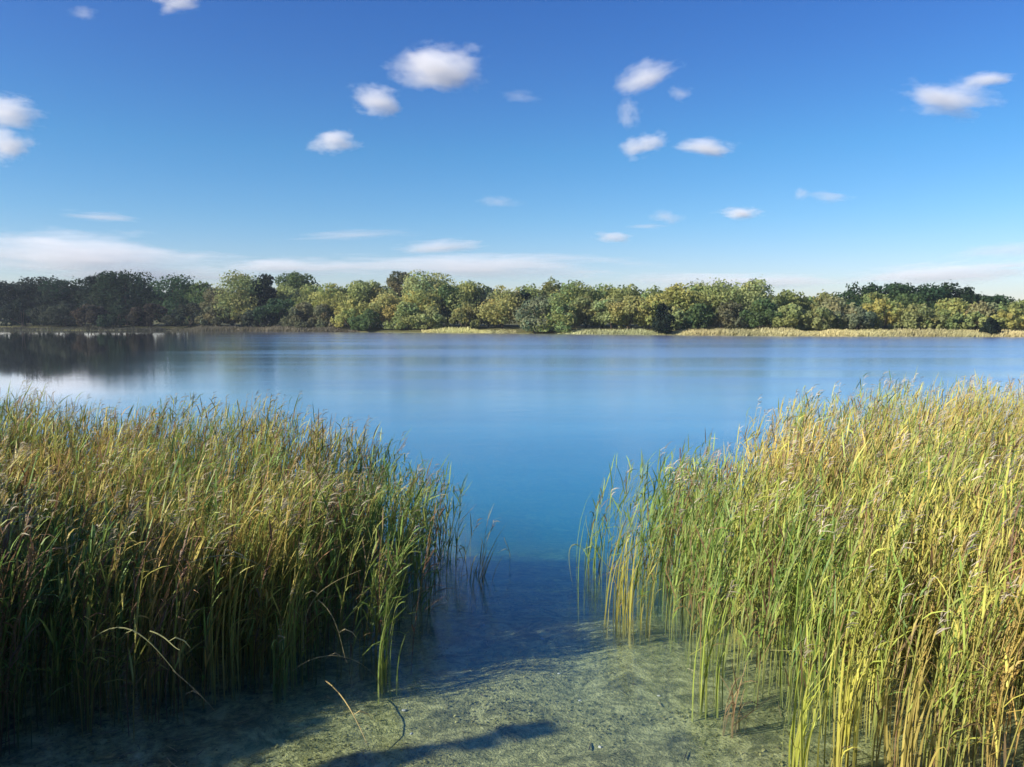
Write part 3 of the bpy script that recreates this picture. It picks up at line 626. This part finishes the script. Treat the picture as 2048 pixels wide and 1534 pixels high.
STALKS = [ # polyline in photo pixels with distance of both ends, thickness, colour, label
 ([(608, 1300), (618, 1215), (662, 1168), (722, 1140)], 6.5, 6.5, 0.007, (0.34, 0.30, 0.15), 'bent pale stalk arching up to the right in the left reed bed'),
 ([(636, 1200), (668, 1240), (684, 1290), (694, 1326)], 6.35, 6.35, 0.008, (0.42, 0.36, 0.18), 'snapped pale stalk hanging down before the left reed bed'),
 ([(585, 1342), (650, 1312), (712, 1322), (756, 1362)], 6.3, 6.5, 0.008, (0.40, 0.34, 0.17), 'low stalk bent flat over the water at the front of the left reed bed'),
 ([(652, 1362), (690, 1402), (722, 1460), (752, 1530)], 6.2, 5.35, 0.010, (0.45, 0.37, 0.16), 'long fallen yellowish stalk reaching to the bottom of the photo left of centre'),
 ([(185, 1278), (250, 1256), (305, 1290), (352, 1345)], 5.55, 5.5, 0.011, (0.34, 0.35, 0.16), 'thick pale leaf drooping over in the shade of the left reed bed'),
 ([(300, 1262), (328, 1275), (345, 1290), (360, 1300)], 5.6, 5.5, 0.010, (0.34, 0.35, 0.16), 'short pale leaf tip beside the thick drooping leaf'),
 ([(345, 1340), (385, 1375), (412, 1402), (436, 1428)], 5.65, 5.65, 0.006, (0.32, 0.28, 0.15), 'thin stalk leaning down to the water right of the thick drooping leaf'),
 ([(372, 1128), (430, 1112), (480, 1114), (530, 1136)], 6.0, 6.15, 0.008, (0.40, 0.37, 0.20), 'pale stalk bowed level across the middle of the left reed bed'),
 ([(1008, 1075), (1016, 1095), (1020, 1112), (1018, 1148)], 9.3, 9.3, 0.008, (0.45, 0.47, 0.30), 'single thin reed standing in open water at the mouth of the inlet'),
 ([(1185, 1105), (1150, 1088), (1138, 1110), (1146, 1175)], 8.6, 8.6, 0.009, (0.34, 0.40, 0.16), 'reed bent over to the left of the right reed bed'),
 ([(1240, 1160), (1205, 1120), (1180, 1075), (1172, 1030)], 8.4, 8.3, 0.009, (0.36, 0.44, 0.14), 'green reed leaning outward from the left tip of the right reed bed'),
 ([(1380, 1310), (1440, 1262), (1500, 1190), (1545, 1130)], 6.7, 6.7, 0.008, (0.40, 0.42, 0.12), 'slanting green stalk crossing the front of the right reed bed'),
 ([(1480, 1430), (1500, 1420), (1535, 1400), (1562, 1384)], 6.1, 6.2, 0.008, (0.07, 0.055, 0.035), 'dark broken stick slanting out of the water beside the brown stump'),
 ([(1540, 1300), (1610, 1302), (1660, 1306), (1690, 1322)], 6.0, 5.9, 0.006, (0.42, 0.42, 0.16), 'pale stalk lying nearly level across the front of the right reed bed'),
]
for i, (pl, d0, d1, th, c, label) in enumerate(STALKS):
    pts = np.array([list(at(px, py, d0 + (d1 - d0) * k / (len(pl) - 1))) for k, (px, py) in enumerate(pl)])
    ts = np.linspace(0, 1, 13); u = np.linspace(0, 1, len(pl)); 
    co = np.stack([np.polyval(np.polyfit(u, pts[:, j], 3), ts) for j in range(3)], 1)
    root_pt = co[0].copy(); bag = Bag()
    rad = np.interp(ts, [0, .5, 1], [1, .9, .35]) * th * 0.5
    tubes(co[None], rad[None], bag, np.tile(c, (1, 13, 1)), 6)
    # a loose withered leaf on the stalk
    q = co[6]; sgn = 1 if i % 2 else -1; L3 = np.array([q, q + [0.05 * sgn, 0, 0.03], q + [0.11 * sgn, 0.01, 0.0], q + [0.15 * sgn, 0.02, -0.06]])
    strips(L3[None], np.array([[0.1, 0.9, 0.4]]), np.array([[0.008, 0.012, 0.009, 0.002]]), bag, np.tile(c, (1, 4, 1)))
    tag(bag.build('reed_stalk', M_REED, loc=tuple(root_pt), smooth=False), label, 'reed stalk')

# pale stones on the lake bed
ST = [(968, 1250, 'white stone farthest from the viewer, on the bed left of the inlet middle'), (1085, 1278, 'pale stone on the dim bed in the middle of the inlet'),
      (1118, 1348, 'flat pale stone in the middle of the sunlit bed'), (1318, 1392, 'bright white stone before the right reed bed'),
      (823, 1468, 'round pale stone at the left end of the dark shadow stripe'), (1160, 1403, 'small white stone a little nearer than the flat pale stone'), (808, 1422, 'small pale stone in the shade above the round pale stone'),
      (1200, 1495, 'white stone low in the photo on the sunlit bed')]
for i, (px, py, label) in enumerate(ST):
    p = ground_px(px, py); rng = np.random.default_rng(900 + i)
    d = (p - cam.location); 
    for _ in range(4):
        gz = float(ground_z(np.array(p.x), np.array(p.y))); k = (gz - CAMH) / d.z; p = cam.location + d * k
    me = ico('stone') if False else None
    bm = __import__('bmesh').new(); __import__('bmesh').ops.create_icosphere(bm, subdivisions=3, radius=1)
    s3 = rng.uniform(0.009, 0.016) * np.array([rng.uniform(1, 1.7), 1.0, 0.55]); ph = rng.uniform(0, 6, 3)
    for v in bm.verts:
        f_ = 1 + 0.16 * math.sin(2.3 * v.co.x + ph[0]) * math.cos(2.9 * v.co.y + ph[1]) + 0.08 * math.sin(5 * v.co.z + ph[2])
        v.co = Vector((v.co.x * s3[0] * f_, v.co.y * s3[1] * f_, v.co.z * s3[2] * f_))
    me = bpy.data.meshes.new('stone'); bm.to_mesh(me); bm.free(); me.shade_smooth()
    ca = me.color_attributes.new('Col', 'FLOAT_COLOR', 'POINT'); g = rng.uniform(0.4, 0.6)
    ca.data.foreach_set('color', np.tile([g, g * 0.98, g * 0.9, 1.0], len(me.vertices)).astype(np.float32)); me.materials.append(M_BARK)
    o = bpy.data.objects.new('stone', me); COL.objects.link(o); o.location = (p.x, p.y, gz + s3[2] * 0.6); o.rotation_euler = (0, 0, rng.uniform(0, 3))
    tag(o, label, 'stone', 'pale stones on the lake bed')

# low weed growing over the bed of the inlet
def weed():
    rng = np.random.default_rng(77); bag = Bag(); n = 30000
    x = rng.uniform(-5.5, 6.5, n); y = rng.uniform(4.2, 11, n)
    k = fbm(x * 1.3, y * 1.3, 61, 4) + rng.normal(0, 0.03, n) > 0.50; x, y = x[k], y[k]; n = len(x); z = ground_z(x, y)
    az = rng.uniform(0, 2 * math.pi, n); L_ = rng.uniform(0.01, 0.03, n); t = np.linspace(0, 1, 3)
    P = np.stack([x[:, None] + np.cos(az)[:, None] * L_[:, None] * t, y[:, None] + np.sin(az)[:, None] * L_[:, None] * t, z[:, None] + 0.002 + (L_ * rng.uniform(0.1, 0.7, n))[:, None] * np.sin(t * 2.2)], -1)
    sa = np.stack([-np.sin(az), np.cos(az), 0 * az], 1)
    g = vnoise(x * 2, y * 2, 65); c = np.array([0.13, 0.14, 0.04]) * (1 - g[:, None]) + np.array([0.34, 0.32, 0.12]) * g[:, None]
    c = c * rng.uniform(0.5, 1.5, (n, 1))
    strips(P, sa, np.tile([0.010, 0.018, 0.006], (n, 1)), bag, np.repeat(c[:, None, :], 3, 1))
    tag(bag.build('water_weed', M_REED), 'thin mat of green-brown weed over the shallow lake bed', 'water weed', kind='stuff')
weed()

# ------------------------------------------------------------------ clouds
def cloud_material(name, dens, seed, scale=2.2, thresh=0.32, soft=0.75):
    m, n, l = mat(name)
    out = n.new('ShaderNodeOutputMaterial'); tc = n.new('ShaderNodeTexCoord')
    ln = n.new('ShaderNodeVectorMath'); ln.operation = 'LENGTH'; l.new(tc.outputs['Object'], ln.inputs[0])
    no = n.new('ShaderNodeTexNoise'); no.noise_dimensions = '4D'; no.inputs['W'].default_value = seed * 3.7; no.inputs['Scale'].default_value = scale
    no.inputs['Detail'].default_value = 6; no.inputs['Roughness'].default_value = 0.64; l.new(tc.outputs['Object'], no.inputs['Vector'])
    # density = clamp((noise*1.6 - r - thresh) / soft)
    a1 = n.new('ShaderNodeMath'); a1.operation = 'MULTIPLY_ADD'; a1.inputs[1].default_value = 2.0; a1.inputs[2].default_value = -thresh; l.new(no.outputs['Fac'], a1.inputs[0])
    a2 = n.new('ShaderNodeMath'); a2.operation = 'SUBTRACT'; l.new(a1.outputs[0], a2.inputs[0]); l.new(ln.outputs['Value'], a2.inputs[1])
    a3 = n.new('ShaderNodeMapRange'); a3.inputs['From Min'].default_value = 0; a3.inputs['From Max'].default_value = soft; a3.inputs['To Max'].default_value = dens
    l.new(a2.outputs[0], a3.inputs['Value'])
    v = n.new('ShaderNodeVolumePrincipled'); v.inputs['Color'].default_value = (1, 1, 1, 1); v.inputs['Anisotropy'].default_value = 0.0
    l.new(a3.outputs[0], v.inputs['Density']); l.new(v.outputs[0], out.inputs['Volume'])
    return m

import bmesh
def ico(name):
    bm = bmesh.new(); bmesh.ops.create_icosphere(bm, subdivisions=3, radius=1.0); m = bpy.data.meshes.new(name); bm.to_mesh(m); bm.free(); return m
CL = [ # px, py, width px, height px, tilt deg, opacity, label
 (876, 136, 215, 105, 0, 3.0, 'largest lens-shaped white cloud, high in the sky left of centre'),
 (752, 200, 120, 66, -8, 1.8, 'small ragged cloud just below left of the largest cloud'),
 (668, 285, 115, 56, 2, 2.0, 'small oval cloud lowest of the three clouds left of centre'),
 (1292, 152, 145, 66, 18, 1.4, 'wispy cloud rising to the right, top of the group right of centre'),
 (1360, 187, 60, 34, -10, 0.8, 'tiny faint puff beside the wispy rising cloud'),
 (1256, 222, 62, 74, 5, 1.1, 'upright faint puff below the wispy rising cloud'),
 (1288, 291, 112, 54, 12, 1.7, 'small rounded cloud, left one of the pair right of centre'),
 (1414, 294, 145, 46, -4, 2.0, 'small flat cloud with two humps, right one of the pair right of centre'),
 (1890, 197, 215, 74, -8, 2.4, 'wide bright cloud near the right edge'),
 (1972, 161, 120, 40, 5, 1.5, 'narrow streak of cloud above the wide bright cloud near the right edge'),
 (12, 222, 170, 76, 0, 2.2, 'bright cloud cut by the left edge, upper lobe'),
 (12, 290, 125, 76, 0, 2.2, 'bright cloud cut by the left edge, lower lobe'),
 (352, 2, 125, 50, 0, 1.6, 'cloud cut by the top edge of the photo'),
 (165, 25, 60, 34, 0, 0.6, 'faint wisp near the top left corner'),
 (1482, 426, 110, 32, 0, 1.8, 'small low flat cloud right of centre, brightest of the low ones'),
 (1334, 434, 80, 32, 0, 1.1, 'faint low puff left of the brightest low cloud'),
 (1226, 475, 90, 32, 0, 1.2, 'lowest small puff above the centre right trees'),
 (1290, 453, 90, 16, 0, 0.7, 'thin faint link between two low puffs right of centre'),
 (1600, 387, 40, 28, 0, 0.9, 'tiny puff at the left tip of the low cloud streak on the right'),
 (1662, 394, 110, 28, -3, 0.9, 'low ragged cloud streak on the right'),
 (1000, 404, 100, 30, 0, 0.7, 'very faint cloud low over the centre'),
 (205, 434, 220, 24, -4, 1.1, 'long thin streak of cloud low on the left'),
 (1040, 193, 100, 28, -5, 0.45, 'very faint wisp right of the largest cloud'),
 (150, 510, 700, 110, -3, 2.2, 'broad pale cloud bank above the dark left wood'),
 (560, 535, 420, 50, 0, 1.5, 'low pale cloud bank above the willow'),
 (880, 492, 220, 34, 3, 1.3, 'low faint cloud above the central trees'),
 (960, 532, 700, 64, 0, 1.9, 'pale cloud band just above the central trees'),
 (1480, 562, 640, 44, 0, 1.6, 'thin pinkish cloud band low over the treetops right of centre'),
 (300, 552, 560, 44, 0, 1.6, 'pinkish cloud band low behind the dark left wood'),
 (700, 470, 300, 26, 2, 0.9, 'thin haze-like streak of cloud over the central left trees'),
 (1120, 515, 300, 22, -2, 0.8, 'thin streak of cloud over the pointed tree'),
 (2010, 500, 260, 44, 6, 1.1, 'low cloud bank at the right edge'),
 (1900, 548, 520, 60, 3, 2.0, 'pale cloud band just above the dark domed trees on the right'),
]
for i, (px, py, wp, hp, tilt, op, label) in enumerate(CL):
    el = math.atan((HZ - py) / F); D = min(9000, 700 / math.tan(max(el, 0.05)))
    c = at(px, py, D); sx = wp / F * D / 2; sz = hp / F * D / 2; sy = min(sx, sz * 2.2)
    o = bpy.data.objects.new('cloud', ico('cloud')); COL.objects.link(o)
    o.location = c; o.scale = (sx * 1.15, sy, sz * 1.15); o.rotation_euler = (0, -R(tilt), 0)
    o.data.materials.append(cloud_material('cloud_vapour', (op if op >= 1.2 else op * 0.55) * 1.3 / sy, i + 1, 1.6 if wp < 300 else 2.6))
    tag(o, label, 'cloud', 'clouds in the blue sky')

# ------------------------------------------------------------------ unseen bank shrubs, added left of the view to shade the inlet
for i, (x, y, w_, h_) in enumerate([(-8.9, 3.0, 2.2, 3.0), (-8.9, 4.4, 2.6, 4.05), (-10.5, 5.6, 2.8, 4.2), (-9.6, 1.0, 2.2, 2.5), (-12.5, 6.8, 3.0, 5.0), (-15, 8.2, 3.2, 5.4)]):
    make_tree('willow_shrub', (x, y, float(ground_z(np.array(x), np.array(y))) - 0.05), w_, h_, PAL['green'], 'round',
              ['leafy willow shrub on the near bank, beside the left reed bed', 'leafy willow shrub at the left end of the left reed bed', 'willow shrub standing behind the others on the left bank',
               'lowest willow shrub on the near left bank', 'tall willow shrub far along the left bank', 'tallest willow shrub, farthest along the left bank'][i], 'shrub', 'willow shrubs on the near bank', 0.06, 9000, 700 + i, 26)

t_ = make_tree('willow_sapling', (-8.7, 2.15, float(ground_z(np.array(-8.7), np.array(2.15))) - 0.05), 0.55, 3.5, PAL['green'], 'tall',  # unseen sapling, added and shaped to cast the shadow stripe
          'slim willow sapling on the near left bank in front of the shrubs', 'sapling', None, 0.05, 2600, 771, 26)

# dead stems and bits of leaf sunk on the bed and drifting against the reeds
def litter():
    rng = np.random.default_rng(91); bag = Bag(); n = 2600
    x = rng.uniform(-4.5, 5.5, n); y = rng.uniform(4.2, 10.5, n); k = rng.random(n) < 0.15 + 1.2 * np.clip(fbm(x * 0.9, y * 0.9, 95, 3) - 0.45, 0, 1) * 3; x, y = x[k], y[k]; n = len(x)
    az = rng.uniform(0, 2 * math.pi, n); L_ = (0.04 + 0.35 * rng.random(n) ** 3) * np.where((x > -1.2) & (x < 2.2), 0.4, 1); t = np.linspace(0, 1, 4); z = ground_z(x, y); fl = (rng.random(n) < 0.5) & ((x < -1.1 - 0.1 * (y - 7)) & (y > 6.9) | (x > 1.7) & (y > 7.2))
    X2 = x[:, None] + np.cos(az)[:, None] * L_[:, None] * t; Y2 = y[:, None] + np.sin(az)[:, None] * L_[:, None] * t + (rng.normal(0, 0.08, n) * L_)[:, None] * np.sin(t * 3)
    Z2 = np.where(fl[:, None], 0.004, ground_z(X2, Y2) + 0.012)
    c = np.array([(0.30, 0.23, 0.12), (0.12, 0.085, 0.045), (0.42, 0.36, 0.20), (0.2, 0.2, 0.08)])[rng.integers(0, 4, n)] * rng.uniform(0.6, 1.2, (n, 1))
    tubes(np.stack([X2, Y2, Z2], -1), np.tile([0.003, 0.004, 0.0035, 0.0015], (n, 1)) * rng.uniform(0.6, 1.4, (n, 1)), bag, np.repeat(c[:, None, :], 4, 1), 4)
    tag(bag.build('reed_litter', M_REED), 'scattered dead stems and leaf bits on the bed and surface of the inlet', 'reed litter', kind='stuff')
litter()

# ------------------------------------------------------------------ thin haze volume over the lake, added to lift the dark tones
m_, n_, l_ = mat('haze_air'); o_ = n_.new('ShaderNodeOutputMaterial'); v_ = n_.new('ShaderNodeVolumePrincipled')
v_.inputs['Color'].default_value = (0.80, 0.88, 1.0, 1); v_.inputs['Density'].default_value = 0.00018; v_.inputs['Anisotropy'].default_value = 0.2
l_.new(v_.outputs[0], o_.inputs['Volume'])
hv = np.array([(x, y, z) for z in (-6.0, 45.0) for y in (-190, 1310) for x in (-1410, 1410)], float)
tag(faces_mesh('haze', hv, wf, None, m_), kind='stuff')
